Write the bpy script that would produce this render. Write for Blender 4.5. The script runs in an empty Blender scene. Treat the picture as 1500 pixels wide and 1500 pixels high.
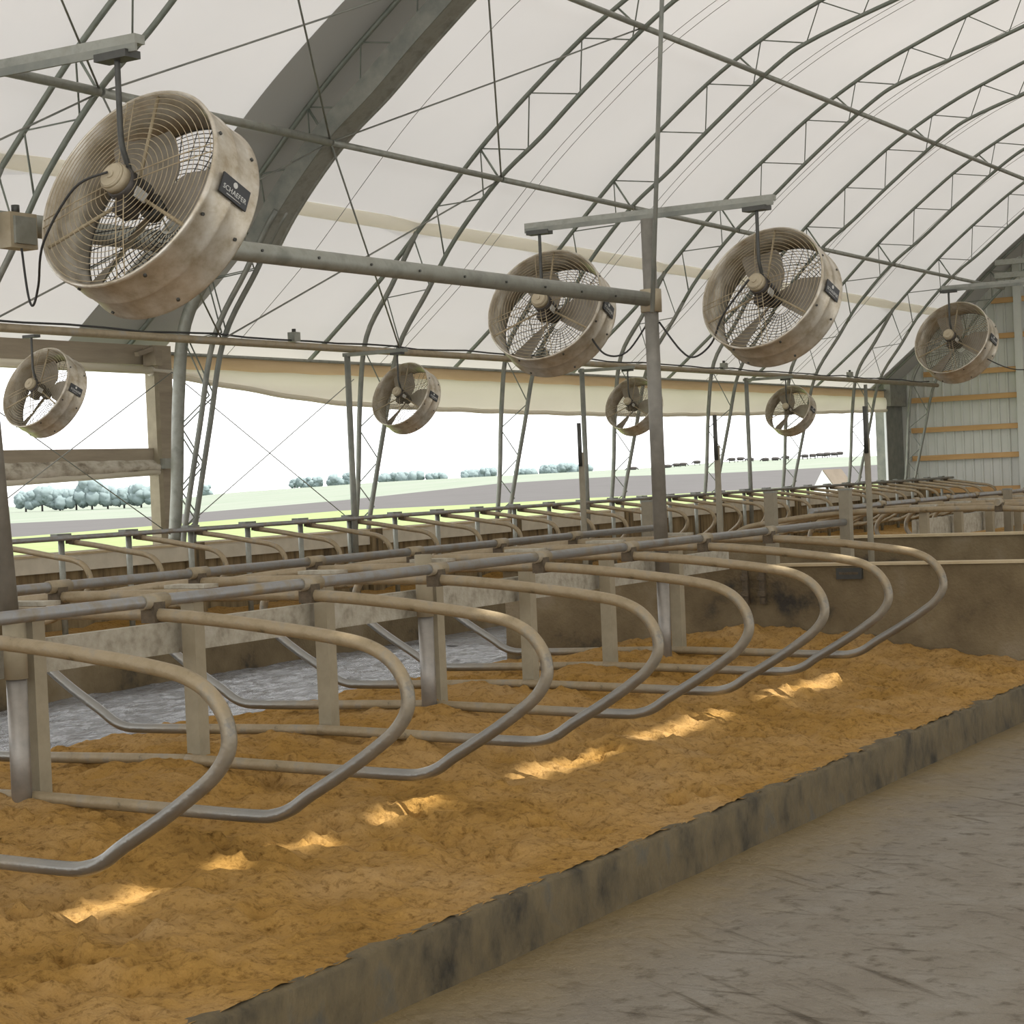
import bpy, math, random
from mathutils import Vector, Matrix, noise
random.seed(7)
SC = bpy.context.scene
COL = SC.collection
ZO = 2.02                                   # eye height over the feed alley floor
def Z(r): return r + ZO                     # heights were measured from the eye
PI = math.pi

# ------------------------------------------------------------------ camera
def cam_axes(yaw, pitch, roll):
    F = Vector((math.cos(yaw)*math.cos(pitch), math.sin(yaw)*math.cos(pitch), math.sin(pitch)))
    R0 = Vector((math.sin(yaw), -math.cos(yaw), 0)); U0 = R0.cross(F)
    return F, math.cos(roll)*R0 + math.sin(roll)*U0, -math.sin(roll)*R0 + math.cos(roll)*U0
CF, CR, CU = cam_axes(math.radians(30.2729), math.radians(-.96183), math.radians(-2.49171))
FPX = 2867.13
cam = bpy.data.cameras.new('camera'); cam_o = bpy.data.objects.new('camera', cam); COL.objects.link(cam_o)
cam.sensor_width = 36; cam.lens = FPX*36/1500; cam.clip_start = .1; cam.clip_end = 4000
m = Matrix((CR, CU, -CF)).transposed().to_4x4(); m.translation = (0, 0, ZO); cam_o.matrix_world = m
SC.camera = cam_o
def ray(x, y): return CF + CR*((x-750)/FPX) - CU*((y-750)/FPX)
def at_dist(x, y, d):                       # a far point of the landscape, d metres out
    v = ray(x, y); v = v*d; return Vector((v.x, v.y, v.z+ZO))

# ------------------------------------------------------------------ light
w = bpy.data.worlds.new('hazy_sky'); SC.world = w; w.use_nodes = True
bg = w.node_tree.nodes['Background']; bg.inputs[0].default_value = (.98, .99, 1, 1); bg.inputs[1].default_value = 2.6
sun = bpy.data.lights.new('sun', 'SUN'); sun.energy = 8.5; sun.angle = math.radians(.55); sun.color = (1, .95, .87)
sun_o = bpy.data.objects.new('sun', sun); COL.objects.link(sun_o)
SUN_TO = Vector((1.4, -5.3, 9.75)).normalized()
sun_o.rotation_euler = SUN_TO.to_track_quat('Z', 'Y').to_euler(); sun_o.location = (0, -30, 60)
SC.view_settings.view_transform = 'Standard'; SC.view_settings.look = 'None'
SC.view_settings.exposure = -0.07; SC.view_settings.gamma = 1; SC.view_settings.use_curve_mapping = False

# ------------------------------------------------------------------ helpers
class MB:
    def __init__(s): s.v = []; s.f = []; s.sm = []
    def box(s, x0, x1, y0, y1, z0, z1):
        n = len(s.v)
        s.v += [(x, y, z) for z in (z0, z1) for y in (y0, y1) for x in (x0, x1)]
        for q in ((0,2,3,1),(4,5,7,6),(0,1,5,4),(2,6,7,3),(0,4,6,2),(1,3,7,5)): s.f.append([n+i for i in q]); s.sm.append(False)
        return s
    def bar(s, a, b, wy, wz, up=(0,0,1)):   # box section between two points
        a = Vector(a); b = Vector(b); d = (b-a).normalized(); sd = d.cross(Vector(up))
        if sd.length < 1e-4: sd = d.cross(Vector((0,1,0)))
        sd.normalize(); u = sd.cross(d); n = len(s.v)
        for p in (a, b):
            for i, j in ((-1,-1),(1,-1),(1,1),(-1,1)): s.v.append(tuple(p + sd*(i*wy/2) + u*(j*wz/2)))
        for q in ((0,1,2,3),(7,6,5,4),(0,4,5,1),(1,5,6,2),(2,6,7,3),(3,7,4,0)): s.f.append([n+i for i in q]); s.sm.append(False)
        return s
    def tube(s, pts, r, n=10, caps=True, closed=False):
        pts = [Vector(p) for p in pts]; k = len(pts)
        if closed: tg = [(pts[(i+1) % k]-pts[i-1]).normalized() for i in range(k)]
        else: tg = [(pts[min(i+1, k-1)]-pts[max(i-1, 0)]).normalized() for i in range(k)]
        t = tg[0]; a = Vector((0,0,1)) if abs(t.z) < .9 else Vector((1,0,0))
        nn = t.cross(a).normalized(); base = len(s.v)
        for i in range(k):
            if i: 
                ax = tg[i-1].cross(tg[i])
                if ax.length > 1e-7: nn = Matrix.Rotation(tg[i-1].angle(tg[i]), 3, ax.normalized()) @ nn
            bb = tg[i].cross(nn); rr = r[i] if isinstance(r, (list, tuple)) else r
            for j in range(n):
                q = 2*PI*j/n; s.v.append(tuple(pts[i] + nn*(rr*math.cos(q)) + bb*(rr*math.sin(q))))
        for i in range(k if closed else k-1):
            i2 = (i+1) % k
            for j in range(n):
                j2 = (j+1) % n
                s.f.append([base+i*n+j, base+i*n+j2, base+i2*n+j2, base+i2*n+j]); s.sm.append(True)
        if caps and not closed:
            s.f.append([base+j for j in range(n)][::-1]); s.sm.append(False)
            s.f.append([base+(k-1)*n+j for j in range(n)]); s.sm.append(False)
        return s
    def lathe(s, prof, o=(0,0,0), ax=(1,0,0), n=48, closed=False):  # prof: (along axis, radius)
        ax = Vector(ax).normalized(); o = Vector(o); a = Vector((0,0,1)) if abs(ax.z) < .9 else Vector((0,1,0))
        e1 = ax.cross(a).normalized(); e2 = ax.cross(e1); b = len(s.v); k = len(prof)
        for p, r in prof:
            for j in range(n):
                q = 2*PI*j/n; s.v.append(tuple(o + ax*p + e1*(r*math.cos(q)) + e2*(r*math.sin(q))))
        for i in range(k if closed else k-1):
            i2 = (i+1) % k
            for j in range(n):
                j2 = (j+1) % n
                s.f.append([b+i*n+j, b+i2*n+j, b+i2*n+j2, b+i*n+j2]); s.sm.append(True)
        if not closed:
            s.f.append([b+j for j in range(n)]); s.sm.append(False)
            s.f.append([b+(k-1)*n+j for j in range(n)][::-1]); s.sm.append(False)
        return s
    def grid(s, rows, smooth=True):
        b = len(s.v); nc = len(rows[0])
        for r in rows: s.v += [tuple(p) for p in r]
        for i in range(len(rows)-1):
            for j in range(nc-1):
                s.f.append([b+i*nc+j, b+i*nc+j+1, b+(i+1)*nc+j+1, b+(i+1)*nc+j]); s.sm.append(smooth)
        return s
    def build(s, name, mat, parent=None, flat=None):
        me = bpy.data.meshes.new(name)
        o3 = parent.location if parent is not None else Vector((0,0,0))
        # world coordinates in, local coordinates out (parents are placed unrotated at build time)
        off = o3
        if parent is not None and parent.parent is not None: off = off + parent.parent.location
        vs = [(v[0]-off[0], v[1]-off[1], v[2]-off[2]) for v in s.v]
        org = Vector((0,0,0))
        if parent is None:
            xs = [v[0] for v in vs]; ys = [v[1] for v in vs]; zs = [v[2] for v in vs]
            org = Vector(((min(xs)+max(xs))/2, (min(ys)+max(ys))/2, min(zs)))
            vs = [(v[0]-org[0], v[1]-org[1], v[2]-org[2]) for v in vs]
        me.from_pydata(vs, [], s.f); me.polygons.foreach_set('use_smooth', s.sm); me.update()
        me.materials.append(mat)
        o = bpy.data.objects.new(name, me); COL.objects.link(o)
        if parent is not None: o.parent = parent
        else: o.location = org
        return o
def tag(o, label=None, cat=None, group=None, kind=None):
    if label: o['label'] = label
    if cat: o['category'] = cat
    if group: o['group'] = group
    if kind: o['kind'] = kind
    return o
def thing(name, loc, label, cat, group=None, kind=None):
    o = bpy.data.objects.new(name, None); COL.objects.link(o); o.location = loc; o.empty_display_size = .1
    return tag(o, label, cat, group, kind)
def copy_tree(o, parent=None):
    c = o.copy(); COL.objects.link(c); c.parent = parent
    for ch in [x for x in bpy.data.objects if x.parent is o]: copy_tree(ch, c)
    return c
ONES = 'zeroth first second third fourth fifth sixth seventh eighth ninth tenth eleventh twelfth thirteenth fourteenth fifteenth sixteenth seventeenth eighteenth nineteenth'.split()
def nth(i):
    if i < 20: return ONES[i]
    t, u = divmod(i, 10)
    return ('twentieth','thirtieth','fortieth')[t-2] if u == 0 else ('twenty-','thirty-','forty-')[t-2]+ONES[u]
def catmull(pts, sub=6):
    P = [Vector(p) for p in pts]; out = []
    for i in range(len(P)-1):
        a = P[max(i-1,0)]; b = P[i]; c = P[i+1]; d = P[min(i+2,len(P)-1)]
        for k in range(sub):
            t = k/sub
            out.append(.5*((2*b)+(c-a)*t+(2*a-5*b+4*c-d)*t*t+(3*b-a-3*c+d)*t**3))
    out.append(P[-1]); return out

# ------------------------------------------------------------------ materials
def mat(name, cols, scale=3., rough=.7, metal=0., bump=0., bscale=40., stretch=(1,1,1), detail=6, bstretch=None, spec=None, rot=None, pos=None, rvar=0.):
    m = bpy.data.materials.new(name); m.use_nodes = True; nt = m.node_tree; N = nt.nodes; L = nt.links
    b = N['Principled BSDF']; b.inputs['Metallic'].default_value = metal; b.inputs['Roughness'].default_value = rough
    if spec is not None: b.inputs['Specular IOR Level'].default_value = spec
    tc = N.new('ShaderNodeTexCoord'); mp = N.new('ShaderNodeMapping'); mp.inputs['Scale'].default_value = stretch
    if rot: mp.inputs['Rotation'].default_value = rot
    L.new(tc.outputs['Object'], mp.inputs['Vector'])
    no = N.new('ShaderNodeTexNoise'); no.inputs['Scale'].default_value = scale; no.inputs['Detail'].default_value = detail; no.inputs['Roughness'].default_value = .62
    L.new(mp.outputs[0], no.inputs['Vector'])
    cr = N.new('ShaderNodeValToRGB'); L.new(no.outputs['Fac'], cr.inputs[0])
    el = cr.color_ramp.elements
    n = len(cols)
    ps = pos or ([.3 + .4*i/(n-1) for i in range(n)] if n > 1 else [.5])
    while len(el) < n: el.new(.5)
    for i, c in enumerate(cols):
        el[i].position = ps[i]; el[i].color = (*c, 1)
    if n == 1: el[1].color = (*cols[0], 1)
    L.new(cr.outputs[0], b.inputs['Base Color'])
    if rvar:
        mr = N.new('ShaderNodeMapRange'); L.new(no.outputs['Fac'], mr.inputs[0]); mr.inputs[1].default_value=.3; mr.inputs[2].default_value=.7
        mr.inputs[3].default_value = max(.04, rough-rvar); mr.inputs[4].default_value = min(1, rough+rvar); L.new(mr.outputs[0], b.inputs['Roughness'])
    if bump:
        n2 = N.new('ShaderNodeTexNoise'); n2.inputs['Scale'].default_value = bscale; n2.inputs['Detail'].default_value = 5
        mp2 = N.new('ShaderNodeMapping'); mp2.inputs['Scale'].default_value = bstretch or stretch
        if rot: mp2.inputs['Rotation'].default_value = rot
        L.new(tc.outputs['Object'], mp2.inputs['Vector']); L.new(mp2.outputs[0], n2.inputs['Vector'])
        bp = N.new('ShaderNodeBump'); bp.inputs['Strength'].default_value = bump; bp.inputs['Distance'].default_value = .02
        L.new(n2.outputs['Fac'], bp.inputs['Height']); L.new(bp.outputs[0], b.inputs['Normal'])
    return m
M = {}
M['galv'] = mat('galvanised_steel', [(.19,.195,.165),(.29,.295,.255),(.235,.235,.195)], 6, .5, .35)
M['galv_dark'] = mat('weathered_steel', [(.16,.17,.15),(.26,.26,.22)], 5, .55, .3)
M['truss'] = mat('hoop_steel', [(.15,.17,.14),(.23,.25,.21)], 4, .5, .3)
M['dusty_pipe'] = mat('dusty_pipe', [(.22,.18,.115),(.30,.245,.155),(.26,.24,.195)], 7, .5, .2, .12, 60)
M['rail'] = mat('worn_rail_pipe', [(.22,.18,.12),(.255,.26,.26),(.27,.215,.13)], 6, .40, .4)
M['rust'] = mat('rusty_clamp', [(.07,.055,.035),(.14,.105,.065)], 18, .8, .2, .3, 60)
M['post'] = mat('dusty_square_post', [(.24,.205,.135),(.33,.285,.195)], 6, .75)
M['pole'] = mat('weathered_pole', [(.17,.16,.135),(.26,.245,.21)], 6, .55, .3)
M['gate'] = mat('dull_gate_post', [(.19,.165,.115),(.26,.23,.165)], 6, .75)
M['sleeve'] = mat('bare_steel_sleeve', [(.22,.21,.19),(.33,.30,.26)], 8, .42, .6)
M['plank'] = mat('concrete_plank', [(.25,.225,.17),(.37,.34,.265),(.44,.41,.34)], 14, .85, 0, .25, 60)
M['brown_wall'] = mat('splashed_concrete', [(.035,.03,.022),(.13,.095,.048),(.185,.14,.075),(.23,.185,.12)], 1.5, .9, 0, .45, 40, pos=[.33,.42,.58,.72])
M['outer_wall'] = mat('outer_wall_concrete', [(.05,.038,.022),(.20,.145,.07),(.27,.205,.11)], 3, .9, 0, .2, 30, stretch=(3.5,3.5,.35))
M['wall_board'] = mat('wall_board', [(.50,.46,.36),(.62,.57,.46)], 4, .85, 0, .1, 40)
M['cap'] = mat('dusty_ledge', [(.42,.33,.19),(.52,.43,.28)], 5, .8)
M['curb'] = mat('mucky_curb', [(.022,.018,.010),(.085,.066,.034),(.125,.094,.046),(.085,.077,.055)], 4, .85, 0, .8, 22, stretch=(1,1,.7))
M['fan_drum'] = mat('dirty_galvanised_drum', [(.34,.28,.19),(.50,.45,.36),(.62,.59,.52)], 9, .38, .55, .06, 50)
M['fan_inside'] = mat('dust_coated_guard', [(.30,.235,.135),(.42,.35,.23)], 10, .65, .1)
M['blade'] = mat('fan_blade', [(.24,.21,.16),(.34,.31,.26)], 8, .55, .3)
M['motor'] = mat('dark_motor', [(.03,.028,.025),(.07,.06,.05)], 12, .5, .2)
M['motor_cap'] = mat('dusty_motor_cap', [(.36,.30,.20),(.45,.39,.28)], 10, .6, .2)
M['dark'] = mat('dark_steel', [(.05,.05,.045),(.08,.08,.07)], 10, .5, .4)
M['cable'] = mat('black_cable', [(.03,.03,.028)], 5, .6)
M['plate'] = mat('black_plate', [(.025,.027,.03)], 5, .45)
M['letter'] = mat('pale_lettering', [(.55,.55,.52)], 5, .5)
M['wood'] = mat('pine_board', [(.42,.29,.15),(.52,.37,.20)], 2.5, .8, 0, .1, 40, stretch=(.4,6,6))
M['girt'] = mat('orange_pine_girt', [(.46,.27,.10),(.56,.36,.16)], 2.5, .8, 0, .1, 40, stretch=(6,.4,6))
M['tan_board'] = mat('tan_header_board', [(.56,.41,.22),(.68,.51,.30)], 2, .8, stretch=(.3,3,3))
M['grey_board'] = mat('weathered_board', [(.22,.18,.13),(.33,.28,.20)], 3, .85, stretch=(.4,3,3))
M['mud_board'] = mat('mud_splashed_roll', [(.16,.13,.09),(.42,.38,.30),(.55,.51,.43)], 7, .85, stretch=(.8,1,1))
M['metal_sheet'] = mat('white_sheet_metal', [(.51,.53,.475),(.58,.59,.54)], 1.2, .5, 0)
M['grass'] = mat('near_grass', [(.12,.17,.045),(.15,.195,.06),(.18,.215,.085)], .8, 1., 0, .4, 6)
M['soil'] = mat('ploughed_soil', [(.038,.034,.032),(.050,.046,.044)], .25, 1., 0, .2, 3)
M['pasture'] = mat('pale_pasture', [(.115,.15,.105),(.14,.165,.125),(.16,.175,.145)], .03, 1., stretch=(1,4,1))
M['leaf'] = mat('hazy_foliage', [(.16,.21,.215),(.20,.25,.255)], .4, 1.)  # distance haze is mixed into this pale bluish leaf colour
M['hide'] = mat('dark_hide', [(.03,.03,.03),(.07,.06,.055)], 2, .9)
M['hut'] = mat('white_plastic', [(.75,.76,.78)], 2, .5)
M['hut_side'] = mat('brown_panel', [(.09,.07,.05),(.12,.095,.07)], 2, .8)

def fabric(name, col, tr, tcol):
    m = bpy.data.materials.new(name); m.use_nodes = True; nt = m.node_tree; N = nt.nodes; L = nt.links
    N.remove(N['Principled BSDF']); out = N['Material Output']
    d = N.new('ShaderNodeBsdfDiffuse'); t = N.new('ShaderNodeBsdfTranslucent'); mx = N.new('ShaderNodeMixShader'); mx.inputs[0].default_value = tr
    tc = N.new('ShaderNodeTexCoord'); no = N.new('ShaderNodeTexNoise'); no.inputs['Scale'].default_value = .5; no.inputs['Detail'].default_value = 3
    L.new(tc.outputs['Object'], no.inputs['Vector'])
    for node, c in ((d, col), (t, tcol)):
        cr = N.new('ShaderNodeValToRGB'); cr.color_ramp.elements[0].position = .3; cr.color_ramp.elements[1].position = .7
        cr.color_ramp.elements[0].color = (*[k*.95 for k in c], 1); cr.color_ramp.elements[1].color = (*c, 1)
        L.new(no.outputs['Fac'], cr.inputs[0]); L.new(cr.outputs[0], node.inputs[0])
    L.new(d.outputs[0], mx.inputs[1]); L.new(t.outputs[0], mx.inputs[2]); L.new(mx.outputs[0], out.inputs[0])
    return m
M['fabric'] = fabric('roof_fabric', (.60,.59,.57), .24, (.62,.60,.58))
M['seam'] = fabric('seam_band', (.40,.40,.37), .12, (.4,.4,.37))
M['curtain'] = fabric('curtain_cloth', (.78,.73,.62), .32, (.76,.71,.60))
M['duct'] = fabric('tube_cloth', (.92,.88,.76), .5, (.95,.91,.78))

def worn_loops(m):                           # cows rub the lower bends to bare steel
    nt = m.node_tree; N = nt.nodes; L = nt.links; b = N['Principled BSDF']; tc = N['Texture Coordinate']
    sx = N.new('ShaderNodeSeparateXYZ'); L.new(tc.outputs['Object'], sx.inputs[0])
    ad = N.new('ShaderNodeMath'); ad.operation = 'MULTIPLY_ADD'; L.new(N['Noise Texture'].outputs['Fac'], ad.inputs[0]); ad.inputs[1].default_value = .5; L.new(sx.outputs['Z'], ad.inputs[2])
    mr = N.new('ShaderNodeMapRange'); L.new(ad.outputs[0], mr.inputs[0]); mr.inputs[1].default_value = .55; mr.inputs[2].default_value = .95; mr.inputs[3].default_value = 1; mr.inputs[4].default_value = 0
    ab = N.new('ShaderNodeMath'); ab.operation = 'ABSOLUTE'; L.new(sx.outputs['Y'], ab.inputs[0])
    my = N.new('ShaderNodeMapRange'); L.new(ab.outputs[0], my.inputs[0]); my.inputs[1].default_value = .75; my.inputs[2].default_value = 1.35
    mu = N.new('ShaderNodeMath'); mu.operation = 'MULTIPLY'; L.new(mr.outputs[0], mu.inputs[0]); L.new(my.outputs[0], mu.inputs[1]); mr = mu
    mx = N.new('ShaderNodeMix'); mx.data_type = 'RGBA'; L.new(mr.outputs[0], mx.inputs[0]); L.new(b.inputs['Base Color'].links[0].from_socket, mx.inputs[6]); mx.inputs[7].default_value = (.27, .265, .245, 1); L.new(mx.outputs[2], b.inputs['Base Color'])
    for nm, hi in (('Metallic', .75), ('Roughness', .30)):
        m2 = N.new('ShaderNodeMapRange'); L.new(mr.outputs[0], m2.inputs[0]); m2.inputs[3].default_value = b.inputs[nm].default_value; m2.inputs[4].default_value = hi; L.new(m2.outputs[0], b.inputs[nm])
M['loop'] = mat('dusty_stall_pipe', [(.10,.08,.05),(.255,.20,.115),(.31,.245,.15),(.24,.215,.165)], 9, .48, .2, .15, 60, pos=[.30,.38,.55,.70]); worn_loops(M['loop'])

def sand_mat():
    m = mat('orange_sand', [(.18,.10,.026),(.335,.192,.052),(.37,.228,.085),(.37,.25,.12)], 1.3, 1., 0, .9, 42, spec=.1, pos=[.22,.42,.6,.8])
    nt = m.node_tree; N = nt.nodes; L = nt.links; b = N['Principled BSDF']
    src = b.inputs['Base Color'].links[0].from_socket
    n2 = N.new('ShaderNodeTexNoise'); n2.inputs['Scale'].default_value = 22; n2.inputs['Detail'].default_value = 6; n2.inputs['Roughness'].default_value = .75
    tc = N['Texture Coordinate']; L.new(tc.outputs['Object'], n2.inputs['Vector'])
    cr = N.new('ShaderNodeValToRGB'); cr.color_ramp.elements[0].position = .3; cr.color_ramp.elements[0].color = (.38,.33,.26,1)
    cr.color_ramp.elements[1].position = .5; cr.color_ramp.elements[1].color = (1,1,1,1)
    L.new(n2.outputs['Fac'], cr.inputs[0])
    mx = N.new('ShaderNodeMix'); mx.data_type = 'RGBA'; mx.blend_type = 'MULTIPLY'; mx.inputs[0].default_value = 1
    L.new(src, mx.inputs[6]); L.new(cr.outputs[0], mx.inputs[7]); L.new(mx.outputs[2], b.inputs['Base Color'])
    return m
M['sand'] = sand_mat()

def floor_mat(name, cols, rough, wet=False):
    m = mat(name, cols, 2.2, rough, 0, 0, spec=.5 if wet else .35, rvar=.15)
    nt = m.node_tree; N = nt.nodes; L = nt.links; b = N['Principled BSDF']; tc = N['Texture Coordinate']
    prev = None; base = b.inputs['Base Color'].links[0].from_socket
    sets = ((.06,7,0,.4,(6,.7,1)), (-.6,6,0,.5,(5.5,.45,1)), (0,0,0,.8,(1,1,1))) if not wet else ((0.,0,0,1.,(1.2,4,1)), (.1,0,0,.8,(4,12,1)))
    for ang, sc, _, st, stretch in sets:
        mp = N.new('ShaderNodeMapping'); mp.vector_type = 'TEXTURE'; mp.inputs['Rotation'].default_value = (0,0,ang); mp.inputs['Scale'].default_value = [1/k for k in stretch]
        L.new(tc.outputs['Object'], mp.inputs['Vector'])
        no = N.new('ShaderNodeTexNoise'); no.inputs['Scale'].default_value = 2.2 if sc else (9 if not wet else 3.5); no.inputs['Detail'].default_value = 5; no.inputs['Roughness'].default_value = .65
        L.new(mp.outputs[0], no.inputs['Vector'])
        bp = N.new('ShaderNodeBump'); bp.inputs['Strength'].default_value = st; bp.inputs['Distance'].default_value = .16 if wet else .03
        L.new(no.outputs['Fac'], bp.inputs['Height'])
        if prev: L.new(prev.outputs[0], bp.inputs['Normal'])
        prev = bp
        if not wet:
            cr = N.new('ShaderNodeValToRGB'); cr.color_ramp.elements[0].position = .30; cr.color_ramp.elements[0].color = (.45,.41,.34,1)
            cr.color_ramp.elements[1].position = .42 if sc else .46; cr.color_ramp.elements[1].color = (1,1,1,1); L.new(no.outputs['Fac'], cr.inputs[0])
            mx = N.new('ShaderNodeMix'); mx.data_type = 'RGBA'; mx.blend_type = 'MULTIPLY'; mx.inputs[0].default_value = 1
            L.new(base, mx.inputs[6]); L.new(cr.outputs[0], mx.inputs[7]); base = mx.outputs[2]
    if wet:
        b.inputs['Coat Weight'].default_value = 1; b.inputs['Coat IOR'].default_value = 2.1; b.inputs['Coat Roughness'].default_value = .14; L.new(prev.outputs[0], b.inputs['Coat Normal'])
    else:                                    # sand kicked over the curb
        sx = N.new('ShaderNodeSeparateXYZ'); L.new(tc.outputs['Object'], sx.inputs[0])
        ad = N.new('ShaderNodeMath'); ad.operation = 'MULTIPLY_ADD'; L.new(N['Noise Texture'].outputs['Fac'], ad.inputs[0]); ad.inputs[1].default_value = .9; L.new(sx.outputs['Y'], ad.inputs[2])
        mr = N.new('ShaderNodeMapRange'); L.new(ad.outputs[0], mr.inputs[0]); mr.inputs[1].default_value = 9.5; mr.inputs[2].default_value = 10.25; mr.inputs[4].default_value = .9
        mx = N.new('ShaderNodeMix'); mx.data_type = 'RGBA'; L.new(mr.outputs[0], mx.inputs[0]); L.new(base, mx.inputs[6]); mx.inputs[7].default_value = (.20, .145, .06, 1); base = mx.outputs[2]
    L.new(base, b.inputs['Base Color']); L.new(prev.outputs[0], b.inputs['Normal'])
    return m
M['alley'] = floor_mat('scraped_alley', [(.165,.140,.105),(.205,.18,.14),(.245,.225,.19)], .58)
M['wet'] = floor_mat('wet_alley', [(.33,.34,.355),(.45,.46,.475)], .25, True)  # base colour lightened to stand in for sky reflected in the water film

# ------------------------------------------------------------------ structure: floor, walls
XEND = 44.4
def fz(p, s): return noise.fractal(Vector(p)*s, 1.0, 2.0, 4)
# floors
rows = []
xs = [-12, -4] + [1+.25*i for i in range(80)] + [22, 28, 36, XEND+.3]
ys = [-15.5, -8, -3, 0, 1] + [1.6+.2*i for i in range(14)] + [4.3]
for x in xs: rows.append([(x, y, .012*fz((x, y, 0), .9)) for y in ys])
o = MB().grid([r[::-1] for r in rows]).build('floor', M['alley']); tag(o, 'scraped grey-brown concrete feed alley floor in the right foreground', 'floor', kind='structure')
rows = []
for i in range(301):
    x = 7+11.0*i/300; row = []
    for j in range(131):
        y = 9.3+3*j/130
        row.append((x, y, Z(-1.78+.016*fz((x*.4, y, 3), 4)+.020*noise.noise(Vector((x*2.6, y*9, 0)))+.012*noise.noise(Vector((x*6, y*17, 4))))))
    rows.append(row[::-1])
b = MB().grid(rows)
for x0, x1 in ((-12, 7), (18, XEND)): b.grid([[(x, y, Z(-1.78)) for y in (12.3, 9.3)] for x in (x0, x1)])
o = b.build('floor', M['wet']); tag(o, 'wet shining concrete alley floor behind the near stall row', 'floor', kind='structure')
tag(MB().box(-12, XEND, 4.38, 15.4, Z(-2.4), Z(-2.05)).build('floor', M['brown_wall']), 'concrete base slab under the sand beds', 'floor', kind='structure')
o = MB().box(16.08, 19.48, 4.3, 9.4, Z(-2.0), Z(-1.5)).build('floor', M['brown_wall']); tag(o, 'raised crossover floor between the two brown concrete walls', 'floor', kind='structure')

# curb of the near bed
random.seed(3)
N_ = 420; rows = [[], [], [], [], [], []]
for i in range(N_):
    x = -6 + 22.6*i/(N_-1)
    j = .012*fz((x, 3, 0), 6) + .02*max(0, fz((x, 9, 0), 2.2)); k = .014*fz((x, 7, 1), 4)
    for r, (y, z) in enumerate(((4.38, -2.03), (4.38, -1.78+j), (4.25, -1.755+j), (4.214-k*.6, -1.775+j), (4.214-k, -1.90), (4.205-k*.3, -2.035))):
        rows[r].append((x, y, Z(z)))
o = MB().grid(rows).build('trim_1', M['curb']); tag(o, 'muck-stained concrete curb between the sand bed and the feed alley', 'curb', kind='structure')
o = MB().box(19.5, XEND, 4.2, 4.38, 0, Z(-1.6)).build('trim_2', M['curb']); tag(o, 'concrete curb of the far stall block beyond the crossover', 'curb', kind='structure')
o = MB().box(-6, XEND, 12.2, 12.36, Z(-1.9), Z(-1.5)).build('trim_3', M['brown_wall']); tag(o, 'shaded brown concrete curb behind the wet alley', 'curb', kind='structure')

# sand beds
def lerp_tab(t, v):
    if v <= t[0][0]: return t[0][1]
    for (a, za), (b, zb) in zip(t, t[1:]):
        if v <= b: return za + (zb-za)*(v-a)/(b-a)
    return t[-1][1]
PROF = [(4.24,-1.755),(4.6,-1.725),(5.3,-1.66),(6.0,-1.56),(6.88,-1.44),(7.6,-1.49),(8.6,-1.62),(9.3,-1.70),(9.8,-1.74)]
rp = random.Random(11); PITS = {}
for _ in range(420):                         # hoof prints
    px, py, pr, pd = rp.uniform(3, 15.6), rp.uniform(4.4, 6.9), rp.uniform(.05, .10), rp.uniform(.02, .055)
    for ix in (-1, 0, 1):
        for iy in (-1, 0, 1): PITS.setdefault((int(px*4)+ix, int(py*4)+iy), []).append((px, py, pr, pd))
def sandz(x, y):
    n = lerp_tab(PROF, y)
    am = min(1, .15+(y-4.24)/.45)
    n += am*(.055*fz((x, y, 0), 1.25) + .050*noise.noise(Vector((x*3.0, y*3.0, 5))) + .030*fz((x, y, 3), 6.) - .03*abs(noise.noise(Vector((x*4.5, y*4.5, 9)))))
    for px, py, pr, pd in PITS.get((int(x*4), int(y*4)), ()):
        q = math.hypot(x-px, (y-py)*1.15)/pr
        if q < 1.8: n -= pd*math.exp(-q*q*1.6) - pd*.55*math.exp(-((q-1.15)/.35)**2)
    n += .011*noise.noise(Vector((x*17, y*19, 1)))
    n += .06*math.exp(-((x-15.9)/.6)**2 - ((y-7.7)/.8)**2) + .10*math.exp(-((x-16.0)/.8)**2)*am*(1 if y < 6.2 else max(0, (7.2-y)))
    return n
rows = []
nx, ny = 680, 250
for i in range(nx):
    x = 2.0 + (15.915-2.0)*i/(nx-1)
    eb = 9.42 + .16*fz((x, 0, 2), 1.1); row = []
    for j in range(ny):
        y = 4.24 + (eb-4.24)*j/(ny-1); row.append((x, y, Z(sandz(x, y))))
    row += [(x, eb+.05, Z(-1.77)), (x, eb+.08, Z(-1.95))]
    rows.append(row)
o = MB().grid([r[::-1] for r in rows]).build('sand_bed', M['sand']); tag(o, 'lumpy orange sand bedding of the near stalls', 'sand', kind='stuff')
def simple_sand(x0, x1, prof, nx, label):
    rows = []
    for i in range(nx):
        x = x0+(x1-x0)*i/(nx-1)
        rows.append([(x, y, Z(z+.05*fz((x, y, 0), 1.3)+.02*noise.noise(Vector((x*4, y*4, 2))))) for y, z in reversed(prof)])
    tag(MB().grid(rows).build('sand_bed', M['sand']), label, 'sand', kind='stuff')
pf = [(12.33,-1.48)] + [(12.4+.15*i, -1.47+.006*i) for i in range(14)] + [(14.50,-1.36)]
simple_sand(-4, 45, pf, 260, 'orange sand bedding of the back stall row along the outer wall')
pf = [(4.3,-1.62)] + [(4.5+.25*i, -1.5+.55*min(1, i/8)*(1 if i < 12 else 1-.05*(i-12))) for i in range(20)] + [(9.5,-1.5)]
simple_sand(19.67, XEND-2.5, pf, 120, 'orange sand bedding of the far stall block past the crossover')

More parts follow.
